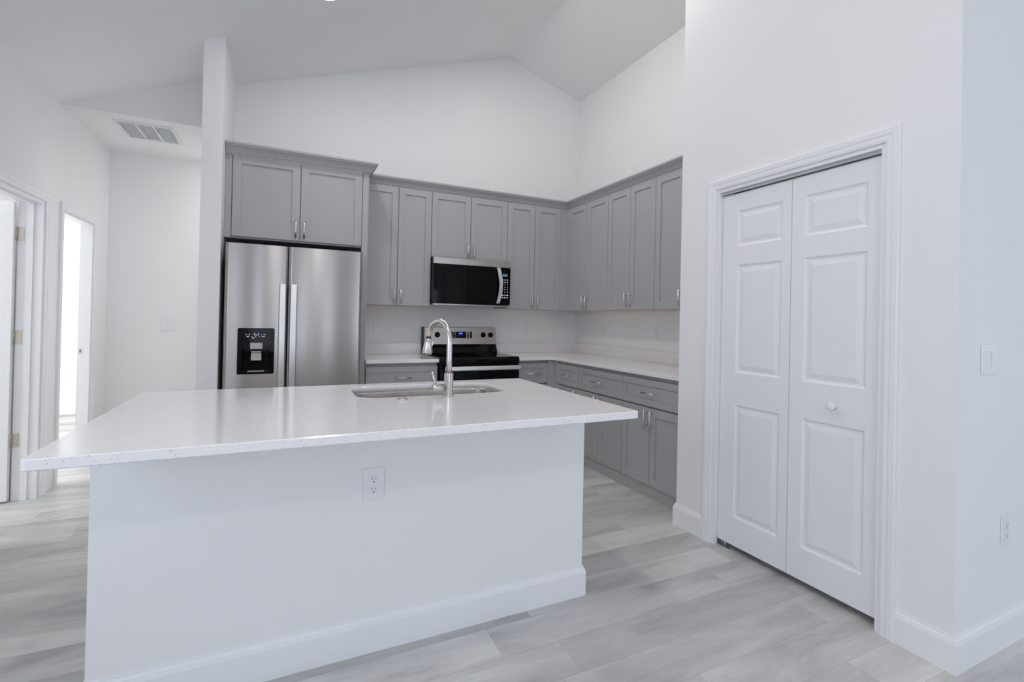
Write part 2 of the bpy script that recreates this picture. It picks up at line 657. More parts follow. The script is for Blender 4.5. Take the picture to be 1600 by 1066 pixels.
# left wall with two door openings
D1 = (3.50, 4.300, 2.00)
D2 = (4.60, 5.215, 2.00)
m = MB()
zl = ceil_z(XLEFT) + 0.05
W0, W1 = XLEFT - 0.125, XLEFT
ycur = YFRONT
for a_, b_ in SIDE_L:
    m.box(W0, ycur, 0, W1, a_, zl)
    m.box(W0, a_, 0, W1, b_, SZ0)
    m.box(W0, a_, SZ1, W1, b_, zl)
    ycur = b_
m.box(W0, ycur, 0, W1, D1[0], zl)
W2 = XLEFT - 0.080
m.box(W0, D1[1], 0, W1, 4.50, zl)
m.box(W2, 4.50, 0, W1, D2[0], zl)
m.box(W2, D2[1], 0, W1, 7.62, zl)
m.box(W0, D1[0], D1[2], W1, D1[1], zl)
m.box(W2, D2[0], D2[2], W1, D2[1], zl)
struct('wall_left', m, 'wall', 'white wall on the left with two doorways', 'wall')
# wall behind the camera with three windows
m = MB()
xs = [XLEFT - 0.125] + [v for w in WINS for v in w[:2]] + [XRIGHT + 0.1]
H = 4.3
for i in range(0, len(xs), 2):
    m.box(xs[i], YFRONT - 0.12, 0, xs[i + 1], YFRONT, H)
for a, b, c, d in WINS:
    m.box(a, YFRONT - 0.12, 0, b, YFRONT, c)
    m.box(a, YFRONT - 0.12, d, b, YFRONT, H)
struct('wall_front', m, 'wall', 'white wall behind the viewer with its windows', 'wall')
for i, (a, b, c, d) in enumerate(WINS):
    m = MB()
    f = 0.05
    for q in ((a, c, a + f, d), (b - f, c, b, d), (a, c, b, c + f), (a, d - f, b, d)):
        m.box(q[0], YFRONT - 0.09, q[1], q[2], YFRONT - 0.03, q[3])
    if b - a > 1:
        mid = (a + b) / 2
        m.box(mid - .04, YFRONT - 0.09, c, mid + .04, YFRONT - 0.03, d)
    struct('window_%d' % (i + 1), m, 'winframe' if i == 2 else 'trim',
           ['narrow window frame left behind the viewer', 'narrow window frame behind the viewer',
            'dark sliding door frame right behind the viewer'][i], 'window')
m = MB()
ycur = YFRONT
for a_, b_ in SIDE_R:
    m.box(XRIGHT, ycur, 0, XRIGHT + 0.1, a_, ceil_z(XRIGHT) + .02)
    m.box(XRIGHT, a_, 0, XRIGHT + 0.1, b_, SZ0)
    m.box(XRIGHT, a_, SZ1, XRIGHT + 0.1, b_, ceil_z(XRIGHT) + .02)
    ycur = b_
m.box(XRIGHT, ycur, 0, XRIGHT + 0.1, PY1 + .1, ceil_z(XRIGHT) + .02)
struct('wall_far_right', m, 'wall', 'white wall closing the room on the right', 'wall')
# bedrooms beyond the left wall
m = MB()
m.box(-4.6, 7.62, 0, XLEFT, 7.72, 2.75)
m.box(-4.6, 4.44, 0, W0, 4.50, 2.75)
m.box(-4.6, 1.2, 0, -4.5, 7.62, 2.75)
m.box(-4.6, 1.1, 0, W0, 1.2, 2.75)
struct('wall_bedroom', m, 'wall', 'white bedroom walls seen through the left doorways', 'wall')
struct('ceiling_bedroom', MB().box(-4.6, 1.1, 2.70, W2 - .001, 7.72, 2.8), 'ceiling', 'white ceiling of the rooms beyond the doorways', 'ceiling')

# ------------------------------------------------------------------ baseboards
BBP = [(0, 0), (0.015, 0), (0.015, 0.105), (0.011, 0.120), (0.006, 0.127), (0.005, 0.134), (0, 0.134)]
CW = 0.057 + 0.005


def baseboard(name, path, label):
    return struct(name, MB().sweep([(p[0], p[1], 0) for p in path], (0, 0, 1), BBP), 'trim', label, 'baseboard')


baseboard('baseboard_pantry_far', [(XP, D3[1] + CW), (XP, PY0), (XP + 0.09, PY0)][::-1], 'short white baseboard left of the bifold doors')
baseboard('baseboard_corner', [(XP, D3[0] - CW), (XP, PY1), (XRIGHT, PY1)], 'white baseboard wrapping the wall corner right of the bifold doors')
baseboard('baseboard_hall_end', [(XLEFT, YE), (XHR, YE)], 'white baseboard of the small hall')
baseboard('baseboard_bedroom', [(-4.5, 7.62), (XLEFT - 0.08, 7.62)], 'white baseboard seen through the far doorway')
baseboard('baseboard_stub', [(XSL, YB + 0.12), (XSL, YST), (XSR, YST)], 'white baseboard around the narrow wall end')

# ------------------------------------------------------------------ door casings and jambs
CAS = [(0.0, 0), (0.0, 0.010), (0.010, 0.0135), (0.026, 0.0135), (0.030, 0.0165), (0.050, 0.0185), (0.057, 0.0165), (0.057, 0)]


def casing(path, N, mirror=False):
    prof = [(s + 0.005, n) for s, n in CAS]
    if mirror:
        prof = [(-s, n) for s, n in prof]
    return MB().sweep(path, N, prof)


# door_3 : bifold pantry door
d3 = struct_root('door_3', (XP + 0.02, (D3[0] + D3[1]) / 2, 0), 'white two-leaf bifold pantry door with raised panels and a round knob', 'door')
y0, y1, zt_ = D3
obj('door_casing', casing([(XP, y1, 0), (XP, y1, zt_), (XP, y0, zt_), (XP, y0, 0)], (-1, 0, 0), mirror=True), 'trim', d3)
m = MB()
J = 0.014
m.box(XP - 0.001, y1 - J, 0, XP + 0.116, y1 + 0.001, zt_)
m.box(XP - 0.001, y0 - 0.001, 0, XP + 0.116, y0 + J, zt_)
m.box(XP - 0.001, y0 + J, zt_ - J, XP + 0.116, y1 - J, zt_)
obj('door_jamb', m, 'trim', d3)
m = MB()
m.prism([(XP + 0.012, zt_ - J), (XP + 0.060, zt_ - J), (XP + 0.060, zt_ - J - 0.016), (XP + 0.055, zt_ - J - 0.016), (XP + 0.055, zt_ - J - .003),
         (XP + 0.017, zt_ - J - 0.003), (XP + 0.017, zt_ - J - 0.016), (XP + 0.012, zt_ - J - 0.016)], 'y', y0 + J, y1 - J)
obj('sliding_track', m, 'track', d3, label='silvery metal track above the leaves')
XF = 2.290                     # front face of the leaves
RZ = [(0.155, 0.785), (0.965, 1.570), (1.675, 1.875)]
for (a, b, u0, u1) in ((2.004, 1.586, 0.100, 0.370), (1.583, 1.173, 0.066, 0.348)):
    w = a - b
    lf = obj('door_leaf', MB().raised((XF + 0.033, a, 0.035), (0, -1, 0), (-1, 0, 0), w, 1.972, 0.033,
                                      [(u0, u1, z0, z1) for z0, z1 in RZ]), 'door', d3)
    if a < 1.9:
        k = MB()
        pts = [(XF, 0), (XF - .004, .012), (XF - .012, .010), (XF - .018, .009), (XF - .022, .016), (XF - .030, .019), (XF - .036, .016), (XF - .038, .006)]
        k.tube([(p[0], 1.362, 0.905) for p in pts], [max(p[1], .001) for p in pts], 20)
        obj('door_knob', k, 'trim', lf)
m = MB()
m.box(XF - 0.004, y1 - J - 0.075, 0.0, XF + 0.026, y1 - J, 0.004)
m.box(XF - 0.004, y1 - J - 0.004, 0.0, XF + 0.026, y1 - J, 0.045)
m.cyl((XF + 0.012, y1 - J - 0.045, 0.004), (XF + 0.012, y1 - J - 0.045, 0.036), 0.005, 10)
obj('pivot_bracket', m, 'track', d3, label='small metal floor pivot bracket')
m = MB()
m.box(XF - 0.006, y1 - J - 0.085, zt_ - J - 0.024, XF + 0.022, y1 - J - 0.004, zt_ - J - 0.017)
m.cyl((XF + 0.01, y1 - J - 0.045, zt_ - J - 0.045), (XF + 0.01, y1 - J - 0.045, zt_ - J - 0.02), 0.006, 10)
obj('top_pivot', m, 'track', d3, label='small metal top pivot')

# door_1 : open door, left
d1 = struct_root('door_1', (XLEFT, 3.9, 0), 'open white door with three hinges at the left edge', 'door')
y0, y1, zt_ = D1
obj('door_casing', casing([(XLEFT, y0, 0), (XLEFT, y0, zt_), (XLEFT, y1, zt_), (XLEFT, y1, 0)], (1, 0, 0), mirror=True), 'trim', d1)
m = MB()
m.box(W0 - 0.001, y1 - J, 0, W1 + 0.001, y1 + 0.001, zt_)
m.box(W0 - 0.001, y0 - 0.001, 0, W1 + 0.001, y0 + J, zt_)
m.box(W0 - 0.001, y0 + J, zt_ - J, W1 + 0.001, y1 - J, zt_)
m.box(W0 + 0.045, y1 - J - 0.011, 0, W0 + 0.08, y1 - J, zt_ - J)
m.box(W0 + 0.045, y0 + J, zt_ - J - 0.011, W0 + 0.08, y1 - J - 0.011, zt_ - J)
obj('door_jamb', m, 'trim', d1)
ys = y1 - J - 0.004
m = MB()
m.raised((W0 - 0.008, ys, 0.012), (-1, 0, 0), (0, -1, 0), 0.74, 1.965, 0.035,
         [(0.11, 0.63, 0.2, 0.80), (0.11, 0.63, 0.98, 1.58), (0.11, 0.63, 1.69, 1.86)])
sl = obj('door_leaf', m, 'door', d1)
for z in (0.40, 1.085, 1.77):
    m = MB()
    m.box(W0 - 0.004, y1 - J - 0.0035, z - 0.045, W0 + 0.032, y1 - J + 0.0005, z + 0.045)
    m.cyl((W0 - 0.006, y1 - J - 0.006, z - 0.045), (W0 - 0.006, y1 - J - 0.006, z + 0.045), 0.006, 10)
    for dz in (-0.028, 0.0, 0.028):
        m.cyl((W0 + 0.013 + (0.010 if dz == 0 else 0), y1 - J - 0.0045, z + dz), (W0 + 0.013 + (0.010 if dz == 0 else 0), y1 - J - 0.003, z + dz), 0.0035, 8)
    obj('hinge', m, 'hinge', d1, label='satin brass-nickel hinge')

# door_2 : open doorway further down
d2 = struct_root('door_2', (XLEFT, 4.93, 0), 'white cased doorway deeper in the hall, open to a bright room', 'door')
y0, y1, zt_ = D2
obj('door_casing', casing([(XLEFT, y0, 0), (XLEFT, y0, zt_), (XLEFT, y1, zt_), (XLEFT, y1, 0)], (1, 0, 0), mirror=True), 'trim', d2)
m = MB()
m.box(W2 - 0.001, y1 - J, 0, W1 + 0.001, y1 + 0.001, zt_)
m.box(W2 - 0.001, y0 - 0.001, 0, W1 + 0.001, y0 + J, zt_)
m.box(W2 - 0.001, y0 + J, zt_ - J, W1 + 0.001, y1 - J, zt_)
obj('door_jamb', m, 'trim', d2)
m = MB()
m.box(W2 + 0.004, y1 - J - 0.002, 0.90, W2 + 0.034, y1 - J + 0.0005, 0.96)
obj('strike_plate', m, 'handle', d2)
m = MB()
m.box(W2 + 0.014, y1 - J - 0.003, 0.918, W2 + 0.026, y1 - J - 0.001, 0.942)
obj('strike_hole', m, 'slot', d2)

# ------------------------------------------------------------------ cabinet builders
UB, UT = 1.378, 2.4435
YU, XRU = 4.3677, 2.6905
GAP = 0.0022


def pull(parent, p, along, N, length=0.137):
    """bar pull centred at p on the face, along = direction, N = outward"""
    p, A, N = Vector(p), Vector(along), Vector(N)
    m = MB()
    c = p + N * 0.030
    m.tube([c - A * length / 2, c + A * length / 2], 0.0058, 12)
    for s in (-1, 1):
        q = p + A * (s * length * 0.32)
        m.tube([q, q + N * 0.030], 0.0045, 10)
    return obj('handle', m, 'handle', parent)


def door(parent, o, U, N, w, h, hside, hz, t=0.019):
    """hside 'r' or 'l' in terms of U; hz centre height of the pull"""
    o, U, N = Vector(o), Vector(U), Vector(N)
    d = obj('door', MB().shaker(o + U * GAP, U, N, w - 2 * GAP, h, t), 'cab', parent)
    if hside:
        u = w - 0.030 if hside == 'r' else 0.030
        p = o + U * u + N * t
        p.z = hz
        pull(d, p, Z, N)
    return d


def drawer(parent, o, U, N, w, h, t=0.019, fr=0.046):
    o, U, N = Vector(o), Vector(U), Vector(N)
    d = obj('drawer', MB().shaker(o + U * GAP, U, N, w - 2 * GAP, h, t, fr=fr), 'cab', parent)
    p = o + U * (w / 2) + N * t
    p.z = o.z + h / 2
    pull(d, p, U, N, 0.137)
    return d


def upper_back(x0, x1, label, zb=UB, split=None):
    t = thing('upper_cabinet', label, 'cabinet', ((x0 + x1) / 2, YB, zb), 'upper shaker wall cabinets')
    obj('cabinet_body', MB().box(x0 + .0005, YU + 0.029, zb + .006, x1 - .0005, YB - .001, UT + 0.002), 'cab', t)
    obj('bottom_panel', MB().box(x0 + .0005, YU + 0.021, zb - 0.0005, x1 - .0005, YB - .001, zb + 0.006), 'maple', t, label='pale unpainted underside')
    mid = split or (x0 + x1) / 2
    hz = zb + 0.079
    door(t, (x0, YU + 0.019, zb), X, -Y, mid - x0, UT - zb, 'r', hz)
    door(t, (mid, YU + 0.019, zb), X, -Y, x1 - mid, UT - zb, 'l', hz)
    return t


def upper_right(ya, yb, mid, label):
    """ya > yb (ya farther)"""
    t = thing('upper_cabinet', label, 'cabinet', (XR, (ya + yb) / 2, UB), 'upper shaker wall cabinets')
    obj('cabinet_body', MB().box(XRU + 0.029, yb + .0005, UB + .006, XR - .001, ya - .0005, UT + 0.002), 'cab', t)
    obj('bottom_panel', MB().box(XRU + 0.021, yb + .0005, UB - 0.0005, XR - .001, ya - .0005, UB + 0.006), 'maple', t, label='pale unpainted underside')
    hz = UB + 0.079
    door(t, (XRU + 0.019, ya, UB), -Y, -X, ya - mid, UT - UB, 'r', hz)
    door(t, (XRU + 0.019, mid, UB), -Y, -X, mid - yb, UT - UB, 'l', hz)
    return t


c_a = upper_back(0.602, 1.216, 'tall grey two-door wall cabinet between the refrigerator cabinet and the microwave', split=0.908)
c_b = upper_back(1.216, 1.992, 'short grey two-door wall cabinet directly above the microwave', zb=1.842, split=1.603)
c_c = upper_back(1.992, 2.611, 'tall grey two-door wall cabinet on the back wall right of the microwave', split=2.305)
obj('filler_strip', MB().box(2.6115, YU + 0.004, UB, XRU + 0.018, YU + 0.10, UT + .002), 'cab', c_c)
c_d = upper_right(4.330, 3.657, 4.0035, 'grey two-door wall cabinet on the right wall, tucked into the corner')
obj('filler_strip', MB().box(XRU + 0.004, 4.3305, UB, XRU + 0.10, YU + 0.0035, UT + .002), 'cab', c_d)
c_e = upper_right(3.6565, 3.024, 3.339, 'middle grey two-door wall cabinet of the three on the right wall')
c_f = upper_right(3.0235, 2.370, 2.700, 'grey wall cabinet on the right wall nearest the pantry wall, partly hidden')
obj('filler_strip', MB().box(XRU + 0.002, PY0 + .001, UB, XR - .001, 2.3695, UT + .002), 'cab', c_f)

# crown mouldings
CROWN = [(0.0, 2.4455), (0.012, 2.4455), (0.013, 2.452), (0.018, 2.456), (0.022, 2.468), (0.034, 2.486), (0.048, 2.497), (0.050, 2.505),
         (0.056, 2.508), (0.056, 2.522), (0.0, 2.522)]
CR2 = [(s * 1.12, n) for s, n in CROWN]
m = MB().sweep([(0.6015, YU + 0.019, 0), (XRU + 0.019, YU + 0.019, 0), (XRU + 0.019, PY0 + 0.001, 0)], (0, 0, 1), CR2)
tag(obj('crown_molding', m, 'cab'), 'long grey crown molding along the tops of the right-hand wall cabinets', 'molding')

# refrigerator cabinet with side panels
YF = 4.078
fc = thing('refrigerator_cabinet', 'grey cabinet surround with two doors above the refrigerator', 'cabinet', (0.1, YB, 0))
ZFC = 1.8445
m = MB()
m.box(XSR + 0.001, YF + 0.0225, ZFC - 0.012, 0.5530, YB - .001, UT + .002)
obj('cabinet_body', m, 'cab', fc)
obj('side_panel', MB().box(0.5535, YF + 0.001, 0, 0.600, YB - .001, UT + .002), 'cab', fc)
obj('filler_strip', MB().box(XSR + 0.001, YF + 0.001, ZFC - 0.012, -0.3755, YF + 0.019, UT + .002), 'cab', fc)
door(fc, (-0.373, YF + 0.019, ZFC), X, -Y, 0.462, UT - ZFC, 'r', ZFC + 0.085)
door(fc, (0.0895, YF + 0.019, ZFC), X, -Y, 0.462, UT - ZFC, 'l', ZFC + 0.085)
m = MB().sweep([(XSR + .001, YF, 0), (0.600, YF, 0), (0.600, YU - 0.046, 0)], (0, 0, 1), CR2)
obj('crown_molding', m, 'cab', fc)

# base cabinets
ZC0, ZC1 = 0.884, 0.914
YBF, XBF = 4.078, 2.395       # faces of doors
ZD0, ZD1 = 0.662, 0.853       # drawer fronts
ZK = 0.093


def base_back(x0, x1, label, doors=2):
    t = thing('base_cabinet', label, 'cabinet', ((x0 + x1) / 2, YB, 0), 'lower shaker base cabinets')
    obj('cabinet_body', MB().box(x0 + .0005, YBF + 0.029, ZK, x1 - .0005, YB - .001, ZC0 - 0.0005), 'cab', t)
    obj('toe_kick', MB().box(x0 + .0005, YBF + 0.010, 0, x1 - .0005, YBF + 0.025, ZK - 0.0005), 'cab', t)
    drawer(t, (x0, YBF + 0.019, ZD0), X, -Y, x1 - x0, ZD1 - ZD0)
    h = ZD0 - 0.011 - ZK
    w = (x1 - x0) / doors
    for i in range(doors):
        door(t, (x0 + w * i, YBF + 0.019, ZK), X, -Y, w, h, 'r' if i == 0 else 'l', 0.57)
    return t


def base_right(ya, yb, label, doors=2):
    t = thing('base_cabinet', label, 'cabinet', (XR, (ya + yb) / 2, 0), 'lower shaker base cabinets')
    obj('cabinet_body', MB().box(XBF + 0.029, yb + .0005, ZK, XR - .001, ya - .0005, ZC0 - 0.0005), 'cab', t)
    obj('toe_kick', MB().box(XBF + 0.012, yb + .0005, 0, XBF + 0.030, ya - .0005, ZK - 0.004), 'cab', t)
    drawer(t, (XBF + 0.019, ya, ZD0), -Y, -X, ya - yb, ZD1 - ZD0)
    h = ZD0 - 0.011 - ZK
    w = (ya - yb) / doors
    for i in range(doors):
        door(t, (XBF + 0.019, ya - w * i, ZK), -Y, -X, w, h, ('r' if i == 0 else 'l') if doors == 2 else 'r', 0.570)
    return t


b1 = base_back(0.6065, 1.217, 'grey base cabinet with a wide drawer, between refrigerator and range')
b2 = base_back(1.992, 2.320, 'grey base cabinet with one short drawer just right of the range', 1)
obj('filler_strip', MB().box(2.3205, YBF + 0.004, 0, XBF + 0.018, YBF + 0.06, ZC0 - .001), 'cab', b2)
b3 = base_right(4.020, 3.6590, 'narrow grey base cabinet with a small drawer nearest the corner of the right-hand run', 1)
obj('filler_strip', MB().box(XBF + 0.004, 4.0205, 0, XBF + 0.06, YBF + 0.0035, ZC0 - .001), 'cab', b3)
b4 = base_right(3.6585, 3.0260, 'middle grey base cabinet of the right-hand run, drawer over two doors')
b5 = base_right(3.0255, 2.4000, 'grey base cabinet with drawer over two doors, nearest the pantry wall')
obj('filler_strip', MB().box(XBF + 0.006, PY0 + .001, 0, XR - .001, 2.3995, ZC0 - .001), 'cab', b5)

# countertops
YC, XC = 4.0452, 2.3699
t = thing('countertop', 'short white quartz countertop between refrigerator and range', 'countertop', (0.9, YB, ZC0))
obj('slab', MB().box(0.602, YC, ZC0, 1.2195, YB - .001, ZC1), 'quartz', t, bevel=0.003)
obj('backsplash', MB().box(0.602, YB - 0.021, ZC1, 1.2195, YB - .001, 1.017), 'quartz', t, bevel=0.002)
t = thing('countertop', 'long L-shaped white quartz countertop right of the range', 'countertop', (2.7, 3.6, ZC0))
m = MB().prism([(1.9905, YC), (XC, YC), (XC, PY0 + .001), (XR - .001, PY0 + .001), (XR - .001, YB - .001), (1.9905, YB - .001)], 'z', ZC0, ZC1)
obj('slab', m, 'quartz', t, bevel=0.003)
m = MB().box(1.9905, YB - 0.021, ZC1, XR - 0.001, YB - .001, 1.017)
m.box(XR - 0.021, PY0 + .001, ZC1, XR - .001, YB - 0.0215, 1.017)
obj('backsplash', m, 'quartz', t, bevel=0.002)

# ------------------------------------------------------------------ refrigerator
YFR = 3.93
FX0, FX1, FZ = -0.391, 0.541, 1.775
GAPX = 0.014
fr = thing('refrigerator', 'stainless steel side-by-side refrigerator with a black water dispenser', 'refrigerator', (0.07, 4.3, 0))
obj('case', MB().box(FX0 + 0.004, YFR + 0.09, 0.02, FX1 - 0.004, YB - 0.03, FZ - 0.004), 'black', fr, bevel=0.004)
obj('base_grille', MB().box(FX0 + 0.01, YFR + 0.05, 0.0, FX1 - 0.01, YFR + 0.089, 0.06), 'black', fr)
for hx in (FX0 + 0.03, FX1 - 0.11):
    obj('hinge_cover', MB().box(hx, YFR + 0.03, FZ + .0005, hx + 0.08, YFR + 0.16, FZ + 0.016), 'black', fr, bevel=0.003)


def front_y(x, xa, xb):
    u = (x - xa) / (xb - xa) * 2 - 1
    edge = max(0.0, abs(u) - 0.955) / 0.045
    return YFR - 0.010 * (1 - u * u) + 0.010 * edge * edge


DZ0, DZ1 = 0.838, 1.170


def door_piece(m, xa, xb, x0, x1, z0, z1):
    n = max(2, int((x1 - x0) / 0.012))
    xs = [x0 + (x1 - x0) * i / n for i in range(n + 1)]
    poly = [(x, front_y(x, xa, xb)) for x in xs] + [(x1, YFR + 0.07), (x0, YFR + 0.07)]
    bm = m.bm
    k = len(poly)
    fb = [bm.verts.new((p[0], p[1], z0)) for p in poly[:n + 1]]
    ft = [bm.verts.new((p[0], p[1], z1)) for p in poly[:n + 1]]
    for i in range(n):                       # the curved front keeps its own smooth normals
        bm.faces.new([fb[i], fb[i + 1], ft[i + 1], ft[i]]).smooth = True
    b = [bm.verts.new((p[0], p[1], z0)) for p in poly]
    t_ = [bm.verts.new((p[0], p[1], z1)) for p in poly]
    if not (abs(z0 - DZ0) < 1e-6 or abs(z0 - DZ1) < 1e-6):
        bm.faces.new(b)
    if not (abs(z1 - DZ0) < 1e-6 or abs(z1 - DZ1) < 1e-6):
        bm.faces.new(t_)
    for i in range(n, k):
        bm.faces.new([b[i], b[(i + 1) % k], t_[(i + 1) % k], t_[i]])
    bmesh.ops.recalc_face_normals(bm, faces=bm.faces)


DZ0, DZ1 = 0.838, 1.170
DX0, DX1 = -0.303, -0.066
xa, xb = FX0, GAPX - 0.004
m = MB()
door_piece(m, xa, xb, xa, xb, 0.065, DZ0)
door_piece(m, xa, xb, xa, xb, DZ1, FZ)
door_piece(m, xa, xb, xa, DX0 + .004, DZ0, DZ1)
door_piece(m, xa, xb, DX1 - .004, xb, DZ0, DZ1)
fl = obj('freezer_door', m, 'steel', fr)
xa2, xb2 = GAPX + 0.004, FX1
m = MB()
door_piece(m, xa2, xb2, xa2, xb2, 0.065, FZ)
rd = obj('refrigerator_door', m, 'steel', fr)
m = MB().box(GAPX - 0.0035, YFR + 0.03, 0.065, GAPX + 0.0035, YFR + 0.06, FZ - .002)
obj('door_gasket', m, 'black', fr)
for par, hx0 in ((fl, -0.0365), (rd, 0.0375)):
    m = MB()
    hx1 = hx0 + 0.038
    m.prism([(YFR - 0.055, 0.50), (YFR - 0.063, 0.52), (YFR - 0.063, 1.475), (YFR - 0.055, 1.495), (YFR - 0.045, 1.495), (YFR - 0.045, 0.50)], 'x', hx0, hx1)
    for z0, z1 in ((0.50, 0.54), (1.455, 1.495)):
        m.box(hx0 + 0.004, YFR - 0.045, z0, hx1 - 0.004, YFR - 0.003, z1)
    obj('handle', m, 'handle_al', par, bevel=0.004, label='pale aluminium bar handle')
# dispenser
dm = MB()
yd = YFR - 0.0085


def rrect(cx_, cz, w, h, r, n=5):
    pts = []
    for sx, sz, a0 in ((1, 1, 0), (-1, 1, 90), (-1, -1, 180), (1, -1, 270)):
        for i in range(n + 1):
            a = math.radians(a0 + 90 * i / n)
            pts.append((cx_ + sx * (w / 2 - r) + r * math.cos(a), cz + sz * (h / 2 - r) + r * math.sin(a)))
    return pts


zc = (DZ0 + DZ1) / 2
CVX0, CVX1, CVZ0, CVZ1 = -0.272, -0.097, 0.852, 1.022
# bezel ring around the cavity: outer rounded rectangle, inner rectangle, joined as quads
outer = rrect((DX0 + DX1) / 2, zc, DX1 - DX0, DZ1 - DZ0, 0.012)
inner = rrect((CVX0 + CVX1) / 2, (CVZ0 + CVZ1) / 2, CVX1 - CVX0, CVZ1 - CVZ0, 0.008)
bm = dm.bm
vo = [bm.verts.new((p[0], yd, p[1])) for p in outer]
vob = [bm.verts.new((p[0], yd + 0.02, p[1])) for p in outer]
vi = [bm.verts.new((p[0], yd, p[1])) for p in inner]
vib = [bm.verts.new((p[0] * 0.94 + 0.06 * (-0.1845), yd + 0.068, p[1])) for p in inner]
k = len(vo)
for i in range(k):
    j = (i + 1) % k
    bm.faces.new([vo[i], vo[j], vi[j], vi[i]])
    bm.faces.new([vo[i], vo[j], vob[j], vob[i]])
    bm.faces.new([vi[i], vi[j], vib[j], vib[i]])
bm.faces.new(vib)
dp = obj('dispenser', dm, 'glass_black', fl, label='black water and ice dispenser')
M_ = MB()


def ticks(m, spots, y):
    for x, z, w, h in spots:
        m.box(x - w / 2, y - 0.0006, z - h / 2, x + w / 2, y + 0.001, z + h / 2)


ic = MB()
ticks(ic, [(-0.250, 1.124, .010, .003), (-0.228, 1.124, .010, .003), (-0.130, 1.124, .010, .003), (-0.150, 1.124, .006, .003),
           (-0.238, 1.109, .013, .006), (-0.212, 1.108, .010, .003), (-0.190, 1.108, .010, .003), (-0.165, 1.108, .006, .004),
           (-0.140, 1.109, .022, .004), (-0.203, 1.098, .014, .004),
           (-0.197, 1.128, .003, .016), (-0.170, 1.128, .003, .016), (-0.1835, 1.120, .027, .003)], yd)
ticks(ic, [], yd)
# keep the legend on one plate merged with the spout area
ic2 = MB()
ic2.box(-0.221, yd - 0.012, 1.020, -0.143, yd + 0.03, 1.064)
ic2.prism([(-0.216, 1.004), (-0.148, 1.004), (-0.155, 0.995), (-0.209, 0.995)], 'y', yd + 0.002, yd + 0.02)
obj('dispenser_spout', ic2, 'grey_plastic', fl, bevel=0.003)
ic3 = MB()
ic3.prism([(yd + 0.020, 0.992), (yd + 0.032, 0.992), (yd + 0.032, 0.936), (yd + 0.010, 0.936)], 'x', -0.216, -0.150)
obj('dispenser_paddle', ic3, 'grey_plastic', fl, bevel=0.002)
obj('dispenser_tray', MB().box(-0.235, yd - 0.004, 0.856, -0.130, yd + 0.05, 0.861), 'grey_plastic', fl)
obj('dispenser_legend', ic, 'icon', fl)
obj('blue_indicator', MB().box(-0.192, yd - 0.0008, 1.125, -0.175, yd + .001, 1.134), 'blue_glow', fl)

# ------------------------------------------------------------------ microwave
mw = thing('microwave', 'stainless and black over-the-range microwave with a curved handle', 'microwave', (1.61, 4.5, 1.40))
MX0, MX1, MY, MZ0, MZ1 = 1.2195, 1.9985, 4.290, 1.398, 1.8345
MX0c, MX1c = 1.2185, 1.9895
obj('case', MB().box(MX0c + .001, MY + 0.03, MZ0 + 0.006, MX1c - .001, YB - .002, MZ1 + 0.003), 'black', mw, bevel=0.003)
obj('top_band', MB().prism([(MY + 0.03, MZ1 - 0.060), (MY - 0.002, MZ1 - 0.060), (MY - 0.003, MZ1 - 0.006), (MY + 0.004, MZ1), (MY + 0.03, MZ1)], 'x', MX0 + 0.002, MX1), 'steel_h', mw, label='brushed steel top band')
HXM = 1.875
md = obj('door', MB().box(MX0 + 0.002, MY, MZ0 + 0.012, HXM, MY + 0.028, MZ1 - 0.062), 'glass_black', mw, bevel=0.002)
cp = obj('control_panel', MB().box(HXM + .001, MY, MZ0 + 0.012, MX1, MY + 0.028, MZ1 - 0.062), 'glass_black', mw, bevel=0.002)
obj('bottom_vent', MB().box(MX0c + 0.01, MY + 0.02, MZ0 - 0.004, MX1c - .02, MY + 0.30, MZ0 + 0.0055), 'steel_h', mw)
m = MB()
hp = []
for i in range(13):
    u = i / 12
    z = 1.423 + (1.769 - 1.423) * u
    s = math.sin(math.pi * u)
    hp.append((1.846 + 0.018 * s, MY - 0.012 - 0.030 * s, z))
bm = m.bm
prev = None
for x, y, z in hp:
    q = [bm.verts.new(c) for c in ((x, y - .006, z), (x + 0.036, y - .006, z), (x + 0.036, y + 0.008, z), (x, y + 0.008, z))]
    if prev:
        for i in range(4):
            bm.faces.new([prev[i], prev[(i + 1) % 4], q[(i + 1) % 4], q[i]])
    else:
        bm.faces.new(q)
    prev = q
bm.faces.new(prev)
m.box(1.848, MY - 0.012, 1.424, 1.880, MY - .0005, 1.440)
m.box(1.848, MY - 0.012, 1.752, 1.880, MY - .0005, 1.768)
obj('handle', m, 'handle_al', md, bevel=0.003, label='curved pale steel handle')
obj('display', MB().box(1.914, MY - 0.001, 1.688, 1.966, MY + .001, 1.712), 'teal_led', cp)
m = MB()
rows = [1.655, 1.632, 1.609, 1.582, 1.559, 1.536]
for r, z in enumerate(rows):
    for c, x in enumerate((1.917, 1.942, 1.968)):
        if r < 2:
            m.box(x - .007, MY - 0.0006, z - .003, x + .007, MY + .001, z + .003)
        else:
            n = (r - 2) * 3 + c + 1
            m.text({10: '*', 11: '0', 12: '#'}.get(n, str(n)), (x, MY - 0.0006, z), X, -Y, 0.016)
for z, ws in ((1.505, (.016, .008, .016)), (1.482, (.010, .014, .010))):
    for x, w in zip((1.917, 1.942, 1.968), ws):
        m.box(x - w / 2, MY - 0.0006, z - .005, x + w / 2, MY + .001, z + .005)
obj('keypad', m, 'icon', cp)

